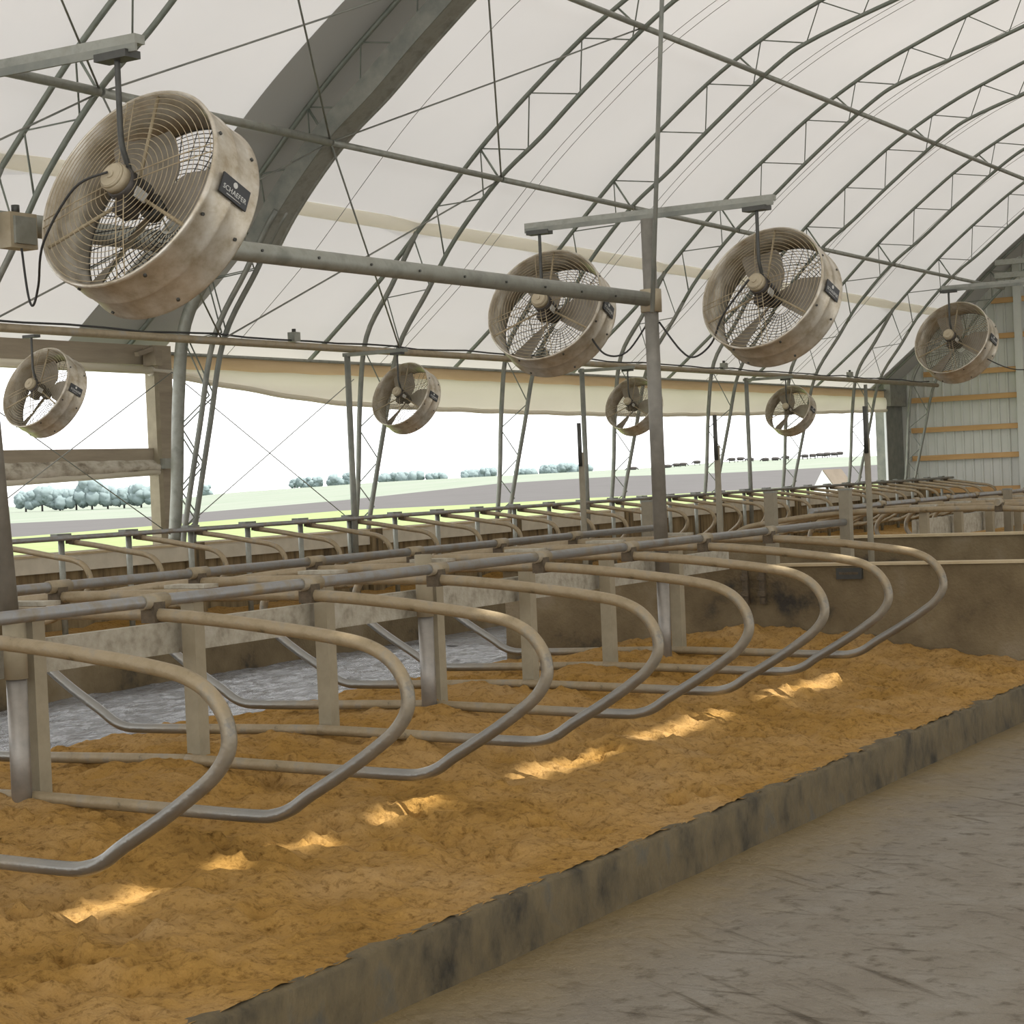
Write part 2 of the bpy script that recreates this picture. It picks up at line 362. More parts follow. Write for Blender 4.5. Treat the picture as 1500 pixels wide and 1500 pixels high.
# crossover walls
def cross_wall(name, x, top, label, mm):
    b = MB(); rows = []
    ny_ = 40
    for (xx, z) in ((x+.15, -2.05), (x+.15, top), (x, top), (x, top-.05), (x+.012, -1.2), (x, -2.05)):
        rows.append([(xx+.01*fz((y*.14, z, x), 3), 4.2+(5.22 if x < 17 else 5.6)*y/ny_, Z(z)) for y in range(ny_+1)])
    b.grid(rows, False)
    b.f.append([k*(ny_+1) for k in range(6)]); b.sm.append(False); b.f.append([k*(ny_+1)+ny_ for k in range(6)][::-1]); b.sm.append(False)
    o = b.build(name, mm); tag(o, label, 'wall', kind='structure'); return o
cross_wall('wall_crossover', 15.92, -.865, 'stained brown concrete wall closing the near sand bed', M['brown_wall'])
cross_wall('wall_crossover', 19.5, -.775, 'brown concrete wall beyond the crossover passage', M['brown_wall'])
tag(MB().box(15.89, 16.10, 4.2, 9.45, Z(-.865), Z(-.845)).build('trim_4', M['cap']), 'dusty pale top ledge of the nearer brown wall', 'ledge', kind='structure')
tag(MB().box(19.47, 19.68, 4.2, 9.8, Z(-.775), Z(-.75)).build('trim_5', M['cap']), 'dusty pale top ledge of the farther brown wall', 'ledge', kind='structure')

# outer long wall
b = MB(); b.box(-6, XEND, 14.52, 14.95, Z(-2.0), Z(-.575))
o = b.build('wall_left', M['outer_wall']); tag(o, 'streaked brown concrete wall behind the back stall row', 'wall', kind='structure')
XT = lambda k: 17.5575 + 3.66*(k-1)
for k in range(-1, 9):
    x0, x1 = XT(k)+.12, XT(k+1)-.12
    if x0 > 43: continue
    x1 = min(x1, 44.3)
    f = ['nearest the camera on the left','under the two-rail opening on the left','right of the grey banded hoop'] + ['']*9
    lab = 'pale top board of the outer wall, %s bay from the far end' % nth(9-k)
    o = thing('top_board', ((x0+x1)/2, 14.5, Z(-.88)), lab, 'board', 'top boards of the outer wall')
    MB().box(x0, x1, 14.47, 14.515, Z(-.77), Z(-.60)).build('board', M['wall_board'], o)
    c = MB(); c.box(x0, x1, 14.46, 14.515, Z(-.60), Z(-.575)); c.build('cap_strip', M['cap'], o)
for k in range(-1, 9):
    tag(MB().box(XT(k)-.13, XT(k)+.13, 14.44, 14.52, Z(-2.0), Z(-.57)).build('concrete_pier', M['outer_wall']),
        'concrete pier in the outer wall under the %s hoop from the far end' % nth(9-k), 'pier', 'wall piers')

# ------------------------------------------------------------------ roof profile
OUT = [(0,8.25),(2,8.12),(4,7.83),(6,7.36),(7.2,7.0),(8.09,6.69),(9.1,6.32),(10.0,5.95),(10.92,5.45),(11.7,4.9),(12.5,4.27),(13.2,3.62),(14.03,2.82),(14.86,2.13),(15.5,1.62)]
INN = [(0,7.8),(2,7.66),(4,7.36),(6,6.86),(7.73,6.24),(9.44,5.74),(10.1,5.43),(11.1,4.71),(11.73,4.21),(12.37,3.75),(13.04,3.08),(13.49,2.46),(13.99,1.74),(14.25,.77),(14.53,-.35),(14.57,-.57)]
LEG = [(13.62,3.22),(14.05,2.56),(14.47,1.94),(14.62,1.09),(14.70,.1),(14.78,-.57)]
c2 = lambda P, s=5: [(v.x, v.y) for v in catmull([(y, z, 0) for y, z in P], s)]
OUTC, INNC, LEGC = c2(OUT), c2(INN), c2(LEG)
def offs(P, d):                              # push the profile outwards
    r = []
    for i, (y, z) in enumerate(P):
        a = P[max(i-1, 0)]; b = P[min(i+1, len(P)-1)]; ty, tz = b[0]-a[0], b[1]-a[1]; l = math.hypot(ty, tz)
        r.append((y - tz/l*d, z + ty/l*d))
    return r
def full(P): return [(-y, z) for y, z in reversed(P[1:])] + P
FAB = offs(OUTC, .13)
def roof_strip(P, xs, bulge, name, m, label, kind='structure'):
    rows = []
    for x, bo in zip(xs, bulge):
        Q = offs(P, bo); rows.append([(x, y, Z(z)) for y, z in Q])
    return rows
xs = []; bl = []
for k in range(-7, 9):
    for i in range(6):
        t = i/6; xs.append(XT(k)+3.66*t); bl.append(-.075*(1-(2*t-1)**2)*0 + .05*math.sin(PI*t) - .055)
xs.append(XT(9)); bl.append(-.055)
xs = [min(x, XEND) for x in xs]
b = MB()
iy0 = next(i for i, (y, z) in enumerate(FAB) if y > .16)
H = [(.16, FAB[0][1]-.0)] + FAB[iy0:]
b.grid(roof_strip(H, xs, bl, 0, 0, 0))
Hm = [(-y, z) for y, z in H]
rows = roof_strip(H, xs, bl, 0, 0, 0); b.grid([[(p[0], -p[1], p[2]) for p in r][::-1] for r in rows])
for sg in (-1, 1): b.grid([[(x, sg*yy, Z(8.39)) for yy in (.17, .07 + .06*noise.noise(Vector((x*2.6, sg*3, 0))) + .03*noise.noise(Vector((x*9, sg*3, 2))))] for x in [-24, 2] + [4+.06*i for i in range(260)] + [20, XEND]])  # unseen slit edges made ragged to break up the sun patches
o = b.build('ceiling', M['fabric']); tag(o, 'white translucent fabric roof stretched over the hoops', 'roof', kind='structure')
# unseen ridge sheets, added with gaps placed to cast the sun patches
SX = SUN_TO.x/SUN_TO.z*9.75
gaps = [(5.75,6.35),(6.68,6.86),(7.2,7.58),(7.95,8.45),(9.35,10.4),(10.75,12.1),(12.9,14.35)]
e = -8.0; cuts = []
for g0, g1 in gaps: cuts.append((e, g0+SX)); e = g1+SX
cuts.append((e, XEND))
for i, (a, c) in enumerate(cuts):
    tag(MB().box(a, c, -.34, .34, Z(8.40), Z(8.43)).build('ridge_light_mask', M['galv']), 'unseen sheet added over the roof vent to shape the sun patches, %s from the near end' % nth(i+1), 'ridge cap', 'ridge light masks')
# darker seam bands at the joint and the far end
def band(x0b, x0t, x1, name, label):
    P = offs(OUTC, .055); P = [q for q in P if q[0] > .3]
    rows = []
    for s in range(5):
        rows.append([])
        for (y, z) in P:
            t = min(1, max(0, (15-y)/5)); xa = x0b+(x0t-x0b)*t; rows[-1].append((xa+(x1-xa)*s/4, y, Z(z)))
    b = MB().grid(rows); b.grid([[(p[0], -p[1], p[2]) for p in r][::-1] for r in rows])
    tag(b.build(name, M['seam']), label, 'roof band', kind='structure')
band(16.62, 17.0, 18.3, 'trim_6', 'grey opaque fabric band over the doubled hoop')
band(43.0, 43.0, XEND, 'trim_7', 'grey shaded roof band next to the far end wall')
# seam lines of the cover
for k in range(1, 8):
    for dx in ((-.12, .12) if k not in (1,) else (.1,)):
        P = offs(OUTC, .02); P = [q for q in P if q[0] > 1]
        tag(MB().tube([(XT(k)+1.83+dx, y, Z(z)) for y, z in P], .0045, 4).build('cover_rope', M['galv']),
            'thin seam rope under the fabric, %s of the bay %s from the far end' % ('single line' if k == 1 else 'near line' if dx < 0 else 'far line', nth(8-k)), 'rope', 'seam ropes')

# ------------------------------------------------------------------ hoop trusses
def arc_nodes(P, pitch, start, n):
    L = [0]; 
    for a, c in zip(P, P[1:]): L.append(L[-1]+math.hypot(c[0]-a[0], c[1]-a[1]))
    out = []
    for i in range(n):
        s = start + pitch*i
        if s > L[-1]: break
        for j in range(len(P)-1):
            if L[j+1] >= s:
                t = (s-L[j])/(L[j+1]-L[j]); out.append((P[j][0]+(P[j+1][0]-P[j][0])*t, P[j][1]+(P[j+1][1]-P[j][1])*t)); break
    return out
on = [q for q in arc_nodes(OUTC, .95, .2, 60) if q[1] > 3.1]
def near_in(y, z, ds):                       # inner chord node half a pitch up-slope
    Pn = arc_nodes(INNC, .02, 0, 1200); i = min(range(len(Pn)), key=lambda q: (Pn[q][0]-y)**2+(Pn[q][1]-z)**2); return Pn[max(0, i+ds)]
zig = []
for (y, z) in on: zig += [near_in(y, z, -24), (y, z)]
zig.append(near_in(*on[-1], 22))
def both(b, pts, r, n=8):
    b.tube([(0, y, Z(z)) for y, z in pts], r, n)
    return b
def make_truss(label, wide=False):
    t = thing('roof_truss', (0, 0, 0), label, 'truss', 'hoop trusses')
    MB().tube([(0, y, Z(z)) for y, z in full(OUTC)], .03, 8).build('outer_chord', M['truss'], t)
    if not wide: MB().tube([(0, y, Z(z)) for y, z in full(INNC[:-22])], .03, 8).build('inner_chord', M['truss'], t)
    b = MB()
    for sg in (1, -1):
        b.tube([(0, sg*y, Z(z)) for y, z in zig], .012, 6)
        for yo, yi in (((12.62, 4.17), (12.37, 3.78)), ((10.62, 5.63), (10.3, 5.30))):
            b.tube([(0, sg*yo[0], Z(yo[1])), (0, sg*yi[0], Z(yi[1]))], .014, 6)
    b.build('web_bracing', M['truss'], t)
    for sg in (1, -1):
        for d in ((0,) if not wide else (-.09, .09)):
            MB().tube([(d, sg*y, Z(z)) for y, z in (INNC[-23:] if not wide else INNC[-26:])], .032, 8).build('hoop_leg', M['galv_dark'], t)
        MB().tube([(0, sg*y, Z(z)) for y, z in LEGC], .034 if not wide else .075, 10).build('hoop_leg', M['galv_dark'] if not wide else M['galv'], t)
        lz = [(13.66,3.12),(13.45,2.48),(14.12,2.42),(13.95,1.80),(14.50,1.75),(14.17,1.1),(14.66,.75),(14.36,.32),(14.71,.02),(14.47,-.28),(14.76,-.5)]
        MB().tube([(0, sg*y, Z(z)) for y, z in lz], .011, 6).build('leg_lacing', M['truss'], t)
        if wide: MB().tube([(.09, sg*y, Z(z)) for y, z in lz], .011, 6).build('leg_lacing', M['truss'], t)
    if wide:
        P = full(INNC[:-21]); b = MB()
        rows = [[(-.07, y, Z(z)) for y, z in offs(P, .20)], [(-.07, y, Z(z)) for y, z in offs(P, -.02)], [(-.05, y, Z(z)) for y, z in offs(P, -.02)], [(-.05, y, Z(z)) for y, z in offs(P, .20)]]
        b.grid(rows + [rows[0]], False); b.build('inner_chord', M['galv_dark'], t)
        b = MB(); rows = [[(-.05, y, Z(z)) for y, z in offs(P, .05)], [(-.05, y, Z(z)) for y, z in offs(P, -.02)], [(.24, y, Z(z)) for y, z in offs(P, -.02)], [(.24, y, Z(z)) for y, z in offs(P, .05)]]
        b.grid(rows + [rows[0]], False); b.build('bottom_flange', M['galv'], t)
        MB().tube([(.27, y, Z(z)) for y, z in P], .035, 8).build('edge_pipe', M['galv'], t)
    return t
std = make_truss('galvanised hoop truss, nearest the far end wall')
std.location.x = XT(8)
for k in (7, 6, 5, 4, 3, 2, 0, -1):
    c = copy_tree(std); c.location.x = XT(k)
    c['label'] = 'galvanised hoop truss, %s from the far end wall' % nth(9-k)
    if k == 0: c['label'] = 'hoop truss at top left just before the grey banded one'
    if k == -1: c['label'] = 'hoop truss second before the grey banded one'
wt = make_truss('heavy doubled hoop truss in front of the grey roof band', True); wt.location.x = XT(1)

# purlins
def pipe(name, pts, r, m, label, cat, group=None, n=10):
    return tag(MB().tube(pts, r, n).build(name, m), label, cat, group)
for y, z, nm in ((12.33, 3.75, 'lower'), (10.27, 5.33, 'upper')):
    for k in range(-1, 8):
        if k < 1: r = .045
        else: r = .036
        pipe('purlin', [(XT(k)+.02, y, Z(z)), (XT(k+1)-.02, y, Z(z))], r, M['galv'], '%s roof purlin pipe in the bay %s from the far end' % (nm, nth(8-k)), 'purlin', 'roof purlins')
ty, tz = .707, -.707                          # along the roof slope; outward normal is (.707, .707)
b = MB(); rows = []
for x in (8, XEND-.2):
    rows.append([(x, 13.62+ty*.10*math.cos(q)+.707*(.075+.042*math.sin(q)), Z(3.25+tz*.10*math.cos(q)+.707*(.075+.042*math.sin(q)))) for q in [PI+PI*i/14 for i in range(15)]])
tag(b.grid(rows).build('cloth_tube', M['duct']), 'long cream cloth-covered tube running along the roof fabric', 'tube')
pipe('conduit_pipe', [(9, 13.93, Z(1.70)), (XT(8), 13.93, Z(1.70))], .045, M['dusty_pipe'], 'long tan pipe running along the hoop legs above the openings', 'pipe')
pts = [(9+.6*i, 13.93, Z(1.765+.018*math.sin(i*1.7)*math.sin(i*.37))) for i in range(57)]
pipe('wire', pts, .012, M['cable'], 'black wire lying on the long tan pipe', 'wire', n=5)
for i, x in enumerate((18.9, 25.0, 31.4, 37.6)):
    o = thing('junction_box', (x, 13.93, Z(1.75)), 'small grey junction box on the long tan pipe, %s from the left' % nth(i+1), 'box', 'junction boxes on the pipe')
    MB().box(x-.06, x+.06, 13.88, 13.98, Z(1.75), Z(1.86)).build('box_body', M['galv'], o); MB().tube([(x, 13.93, Z(1.86)), (x, 13.93, Z(1.90))], .025, 8).build('gland', M['dark'], o)
# cross cables
def cable(a, c, r, label):
    pipe('brace_cable', [(a[0], a[1], Z(a[2])), (c[0], c[1], Z(c[2]))], r, M['galv_dark'], label, 'cable', 'bracing cables', 6)
P1 = (12.33, 3.75); P2 = (10.27, 5.33); P4 = (13.95, 1.72)
for k, w_ in ((-1, 'second bay left of the heavy hoop'), (0, 'bay left of the heavy hoop'), (1, 'bay right of the heavy hoop')):
    for (A, Bn, n_) in ((P1, P2, 'upper'), (P4, P1, 'lower')):
        cable((XT(k), *A), (XT(k+1), *Bn), .011, '%s bracing cable rising to the right in the %s' % (n_, w_))
        cable((XT(k+1), *A), (XT(k), *Bn), .011, '%s bracing cable falling to the right in the %s' % (n_, w_))
    if k >= 0:
        cable((XT(k), 14.78, -.5), (XT(k+1), 14.7, 1.4), .006, 'wall bracing cable rising to the right in the %s' % w_)
        cable((XT(k+1), 14.78, -.5), (XT(k), 14.7, 1.4), .006, 'wall bracing cable falling to the right in the %s' % w_)

# ------------------------------------------------------------------ wall openings: header, curtain, left bay boards
YH = 15.2
o = thing('header_beam', ((XT(1)+43)/2, YH, Z(1.3)), 'long tan wooden header board above the open side wall', 'beam')
MB().box(XT(1)+.1, 43.3, YH, YH+.06, Z(1.47), Z(1.66)).build('board', M['tan_board'], o)
MB().tube([(XT(1)+.1, YH-.03, Z(1.665)), (43.3, YH-.03, Z(1.665))], .022, 6).build('top_pipe', M['galv'], o)
cb = [(17.7,1.43),(19,1.32),(20.2,1.21),(21.5,1.12),(23.5,1.07),(25.5,1.04),(29,1.02),(32,1.03),(36,1.08),(40,1.14),(43.2,1.2)]
rows = [[], [], [], [], [], [], []]
for v in catmull([(x, z, 0) for x, z in cb], 10):
    x, zb = v.x, v.y
    for r in range(7):
        t = r/6; z = 1.49+(zb-1.49)*t; rows[r].append((x, YH-.03-.05*math.sin(PI*t)*(1+.5*math.sin(x*2.1+3*t)), Z(z+.006*math.sin(x*5+t*4))))
b = MB().grid(rows); vv = rows[-1]; b.tube([(p[0], p[1]-.01, p[2]) for p in vv], .035, 8)
o = b.build('side_curtain', M['curtain']); tag(o, 'cream rolled side curtain hanging below the tan header board', 'curtain')
o = thing('header_beam', (15.5, YH, Z(1.3)), 'brown weathered header board over the left framed opening', 'beam')
MB().box(12, XT(1)+.2, YH-.02, YH+.06, Z(1.52), Z(1.75)).build('board', M['grey_board'], o)
MB().tube([(12, YH-.04, Z(1.49)), (XT(1)+.2, YH-.04, Z(1.46))], .05, 8).build('curtain_roll', M['curtain'], o)
o = thing('cross_rail', (15.5, YH, Z(.2)), 'brown board with a mud-splashed curtain roll across the left opening', 'rail')
MB().box(12, XT(1)+.2, YH-.02, YH+.06, Z(.40), Z(.545)).build('board', M['grey_board'], o)
b = MB(); rows = [[], [], [], [], []]
for i in range(60):
    x = 12+(XT(1)+.2-12)*i/59; zb = .16+.10*max(0, (x-14.5)/3)
    for r, (dy, tz) in enumerate(((0, 0), (-.05, .25), (-.09, .55), (-.07, .85), (0, 1.))):
        rows[r].append((x, YH-.02+dy+.01*math.sin(i*1.3+r), Z(.41+(zb-.41)*tz)))
b.grid(rows); b.build('curtain_roll', M['mud_board'], o)
pipe('curtain_lip', [(12, YH-.06, Z(.15)), (14.5, YH-.06, Z(.17)), (XT(1)+.2, YH-.06, Z(.265))], .04, M['curtain'], 'pale lower edge roll of the mud-splashed curtain', 'curtain')
o = thing('timber_post', (XT(1)+.2, 15.1, Z(-.6)), 'wide tan timber post beside the heavy hoop leg', 'post')
MB().box(XT(1)+.26, XT(1)+.50, 15.12, 15.3, Z(-.7), Z(1.75)).build('timber', M['grey_board'], o)
MB().box(XT(1)+.18, XT(1)+.26, 15.12, 15.26, Z(-.7), Z(1.75)).build('edge_board', M['post'], o)
MB().box(XT(1)+.22, XT(1)+.33, 15.05, 15.12, Z(.30), Z(.42)).build('bracket', M['galv'], o)
o = thing('eave_bracket', (XT(1)-.1, 15.0, Z(1.5)), 'grey timber bracket under the eave left of the heavy hoop leg', 'bracket')
MB().box(XT(1)+.02, XT(1)+.14, 14.95, 15.14, Z(1.5), Z(1.72)).build('block', M['grey_board'], o)
MB().bar((XT(1)-.25, 15.0, Z(1.62)), (XT(1)+.05, 15.0, Z(1.70)), .06, .05).build('brace', M['grey_board'], o)
# far end wall
b = MB(); prof = [q for q in offs(OUTC, .08) if q[0] > 0]
def roofz(y):
    y = abs(y)
    for (a, za), (c, zc) in zip(OUTC, OUTC[1:]):
        if a <= y <= c: return za+(zc-za)*(y-a)/(c-a)
    return OUTC[-1][1]
cols = []
y = -15.3
while y < 15.3:
    for dy, dx in ((0, 0), (.016, -.03), (.05, -.03), (.066, 0)):
        yy = y+dy
        if yy < 15.3: cols.append((yy, dx))
    y += .215
rows = [[(XEND+dx, yy, Z(-2.02)) for yy, dx in cols], [(XEND+dx, yy, Z(roofz(yy)+.1)) for yy, dx in cols]]
tag(b.grid(rows, False).build('wall_far', M['metal_sheet']), 'white ribbed sheet metal end wall at far right', 'wall', kind='structure')
for i, zr in enumerate((4.45, 3.586, 2.78, 2.01, 1.42, .72, .068, -.70)):
    ye = max(q[0] for q in OUTC if q[1] > zr+.15) if zr > 1.6 else 15.0
    tag(MB().box(XEND-.125, XEND-.036, -14.0 if zr < 1.6 else -ye, ye-.1 if zr > 1.6 else 14.95, Z(zr-.06), Z(zr+.06)).build('end_girt', M['girt']),
        'horizontal orange pine girt on the end wall, %s from the top' % nth(i+1), 'girt', 'end wall girts')
tag(MB().box(XEND-.2, XEND-.04, 12.25, 12.42, Z(-1.2), Z(4.7)).build('trim_8', M['metal_sheet']), 'white vertical jamb of the end wall at the right edge', 'jamb', kind='structure')
o = thing('corner_post', (43.8, 15.15, Z(-.6)), 'dark grey corner post at the far end of the open side', 'post')
MB().box(43.25, 44.35, 15.18, 15.45, Z(-.7), Z(1.62)).build('post_shaft', M['galv_dark'], o)
MB().box(43.2, 44.3, 15.05, 15.2, Z(1.30), Z(1.80)).build('cap_bracket', M['galv'], o)
MB().box(43.21, 43.25, 15.18, 15.23, Z(-.7), Z(1.2)).build('white_edge', M['hut'], o)
for i, (z0, y0) in enumerate(((3.95, 12.42), (4.24, 12.40))):
    tag(MB().box(42.8, 42.92, 2.0, y0, Z(z0), Z(z0+.12)).build('door_track', M['galv']), 'pale horizontal door track high on the end wall, %s' % ('lower one' if i == 0 else 'upper one'), 'track', 'door tracks')

# ------------------------------------------------------------------ near block: stall dividers, rails, posts, planks
LOOP = [(6.884,-.545),(6.4,-.548),(6.0,-.555),(5.6,-.585),(5.2,-.63),(4.97,-.662),(4.82,-.695),(4.71,-.755),(4.64,-.85),(4.63,-.955),(4.69,-1.05),(4.80,-1.135),(4.97,-1.244),(5.17,-1.358),(5.27,-1.422),(5.36,-1.455),(5.48,-1.465),(5.9,-1.458),(6.4,-1.447),(6.884,-1.438)]
LC = catmull([(y, z, 0) for y, z in LOOP], 5)
YC = 6.884
def make_divider(label):
    t = thing('stall_divider', (0, YC, Z(-1.5)), label, 'stall divider', 'two-sided stall dividers')
    for sg, nm in ((1, 'front_loop'), (-1, 'rear_loop')):
        MB().tube([(0, YC+sg*(v.x-YC), Z(v.y)) for v in LC], .031, 12).build('pipe_loop', M['loop'], t)
        yr = YC+sg*(6.014-YC)
        cl = MB(); cl.box(-.045, .045, yr-.04, yr+.04, Z(-.592), Z(-.53)).box(-.04, .04, yr-.036, yr+.036, Z(-.53), Z(-.49))
        c = cl.build('rail_clamp', M['rust'], t)
        MB().tube([(-.085, yr, Z(-.492)), (.085, yr, Z(-.492))], .037, 12).build('clamp_sleeve', M['dusty_pipe'], t)
    return t
X0 = 6.9766
d0 = make_divider('x')
for k in range(-2, 7):
    d = d0 if k == 6 else copy_tree(d0)
    d.location.x = X0+1.22*k
    d['label'] = 'two-sided bent pipe stall divider in the near block, %s back from the brown wall' % nth(7-k)
blk2 = [20.58+1.22*n for n in range(18)]
for n, x in enumerate(blk2):
    d = copy_tree(d0); d.location = (x, YC, Z(-1.5)+.02)
    d['label'] = 'two-sided bent pipe stall divider in the far block, %s beyond the crossover' % nth(n+1); d['group'] = 'far block stall dividers'
for yy, nm in ((6.014, 'front'), (7.754, 'rear')):
    pipe('neck_rail', [(-1, yy, Z(-.492)), (15.95, yy, Z(-.492))], .03, M['rail'], 'long %s neck rail pipe clamped across the near stall dividers' % nm, 'rail', 'neck rails')
    pipe('neck_rail', [(23.65 if nm == 'front' else 19.6, yy, Z(-.478)), (42.0, yy, Z(-.478))], .03, M['rail'], 'long %s neck rail pipe of the far stall block' % nm, 'rail', 'neck rails')
def make_post(x, label, zoff=0):
    t = thing('stall_post', (x, YC, Z(-1.6)+zoff), label, 'post', 'square posts along the stall centre')
    MB().box(x-.042, x+.042, YC-.045, YC+.045, Z(-1.6)+zoff, Z(-.535)+zoff).build('post_shaft', M['post'], t)
    MB().box(x-.06, x+.06, YC-.14, YC+.14, Z(-.515)+zoff, Z(-.495)+zoff).build('top_plate', M['plank'], t)
    return t
p0 = None
for k in range(-2, 7):
    x = 8.3+1.22*(k-1)
    if p0 is None: p0 = make_post(x, '')
    p = p0 if k == -2 else copy_tree(p0); p.location.x = x
    p['label'] = 'dusty square steel post in the near block, %s back from the brown wall' % nth(7-k)
for n, x in enumerate(blk2):
    p = copy_tree(p0); p.location = (x+.12, YC, Z(-1.58)); p['label'] = 'square steel post in the far block, %s beyond the crossover' % nth(n+1); p['group'] = 'square posts of the far block'
for k in range(-2, 7):
    x = 8.35+1.22*(k-1); x1 = min(x+1.21, 15.85)
    b = MB().box(x, x1, 6.975, 7.03, Z(-.865), Z(-.695))
    tag(b.build('stall_board', M['plank']), 'pale grey board between the square posts, %s back from the brown wall' % nth(7-k), 'board', 'boards along the near stall centre')
for n, x in enumerate(blk2[:-1]):
    tag(MB().box(x+.13, x+1.33, 6.975, 7.03, Z(-.86), Z(-.64)).build('stall_board', M['plank']), 'pale board of the far block centre line, %s beyond the crossover' % nth(n+1), 'board', 'boards along the far block centre')
# round posts and tall fan poles
def round_post(x, top, label, cat='post', y=YC-.03, bot=-1.7):
    t = thing('support_pole' if top > 0 else 'round_post', (x, y, Z(bot)), label, cat)
    MB().tube([(x, y, Z(bot)), (x, y, Z(-.84))], .05, 16).build('base_sleeve', M['sleeve'], t)
    MB().tube([(x, y, Z(-.86)), (x, y, Z(top))], .056, 16).build('pole_shaft', M['pole'] if top > 0 else M['post'], t)
    return t
pa = thing('support_pole', (6.93, YC-.03, Z(-1.7)), 'tall steel pole at the left edge carrying the nearest fan beam', 'pole')
MB().tube([(6.93, YC-.03, Z(-1.7)), (6.93, YC-.03, Z(-.84))], .05, 16).build('base_sleeve', M['sleeve'], pa)
MB().tube([(6.93, YC-.03, Z(-.86)), (6.93, YC-.03, Z(-.55))], .056, 16).build('foot_socket', M['post'], pa)
MB().tube([(6.90, YC-.03, Z(-.58)), (6.72, YC-.03, Z(2.06))], .05, 16).build('pole_shaft', M['pole'], pa)
pb = round_post(14.08, 2.02, 'tall steel pole in the middle carrying the beam with two big fans', 'pole')
pc = round_post(25.1, 2.18, 'tall steel pole in the far block carrying the farthest big fan', 'pole', bot=-1.2)
for p, x in ((pa, 6.77), (pb, 14.08)):
    MB().lathe([(-.09, .085), (.09, .085)], (x, YC-.03, Z(1.37)), (0, 0, 1), 16).build('pipe_collar', M['motor_cap'], p)
round_post(10.58, -.46, 'short round post in the near block centre between the two tall poles')
for i, (x, y, tz) in enumerate(((15.99, 7.90, -.26), (15.99, 6.70, -.22), (15.99, 6.01, -.22), (23.63, 6.80, -.39))):
    zb = -.845 if i < 3 else -1.6
    t = thing('gate_post', (x, y, Z(zb)), ['leftmost square gate post at the crossover, behind the middle tall pole', 'second square gate post at the crossover from the left', 'third square gate post at the crossover, right of the thin dark poles', 'square gate post standing past the far brown wall at right'][i], 'post', 'gate posts')
    MB().box(x-.045, x+.045, y-.045, y+.045, Z(zb), Z(tz)).build('post_shaft', M['gate'], t); MB().box(x-.05, x+.05, y-.05, y+.05, Z(tz), Z(tz+.015)).build('post_cap', M['galv_dark'], t)
for i, y in enumerate((9.43, 7.92, 6.38)):
    t = thing('slim_pole', (17.6, y, Z(-1.6)), 'slim dark-topped pole at the crossover, %s' % ('left of the middle tall pole', 'the middle of three', 'rightmost, before the far wall')[i], 'pole', 'slim poles at the crossover')
    MB().tube([(17.6, y, Z(-1.6)), (17.6, y, Z(.24))], .030, 10).build('pole_shaft', M['gate'], t); MB().tube([(17.58, y, Z(.1)), (17.58, y, Z(.54))], .022, 8).build('dark_top', M['dark'], t)
# horizontal pipe between the tall poles, fan beams
pipe('spreader_pipe', [(1, YC-.03, Z(1.345)), (6.72, YC-.03, Z(1.345))], .058, M['galv'], 'horizontal galvanised pipe running left from the left edge pole', 'pipe', n=16)
t = thing('spreader_pipe', (10.5, YC-.03, Z(1.3)), 'thick horizontal galvanised pipe between the two tall poles', 'pipe')
MB().tube([(6.83, YC-.03, Z(1.345)), (14.0, YC-.03, Z(1.38))], .058, 16).build('pipe_shaft', M['galv'], t)
b = MB()
for i in range(12): b.tube([(7.3+.55*i, YC-.088, Z(1.36)), (7.3+.55*i, YC-.098, Z(1.36))], .009, 6)
b.build('bolt_heads', M['dark'], t)
def fan_beam(x, z, y0, y1, label):
    t = thing('fan_beam', (x, YC, Z(z)), label, 'beam', 'fan support beams')
    MB().box(x-.035, x+.035, y0, y1, Z(z-.012), Z(z+.03)).build('flange', M['galv'], t)
    MB().box(x-.035, x-.02, y0, y1, Z(z-.05), Z(z-.012)).build('web_plate', M['galv_dark'], t)
fan_beam(6.93, 2.07, 5.90, 8.6, 'steel beam holding the largest fan at upper left')
fan_beam(14.11, 2.07, 5.78, 7.98, 'steel beam on the middle pole holding two big fans')
fan_beam(25.1, 2.25, 5.6, 7.98, 'steel beam holding the farthest big fan near the end wall')
# conduit up the middle pole
pipe('conduit_pipe', [(13.78, 6.70, Z(1.25)), (14.72, 6.70, Z(6.95))], .019, M['galv_dark'], 'thin grey conduit rising from the middle pole to the roof', 'conduit', n=8)
o = thing('electrical_box', (6.95, YC-.1, Z(1.24)), 'tan electrical box on the pole at the left edge', 'box')
MB().box(6.90, 7.08, YC-.16, YC-.07, Z(1.21), Z(1.38)).build('box_body', M['motor_cap'], o)
MB().box(6.92, 7.06, YC-.175, YC-.16, Z(1.23), Z(1.36)).build('box_lid', M['galv'], o)
MB().tube([(6.98, YC-.12, Z(1.38)), (6.98, YC-.12, Z(1.42))], .02, 8).build('gland', M['dark'], o)

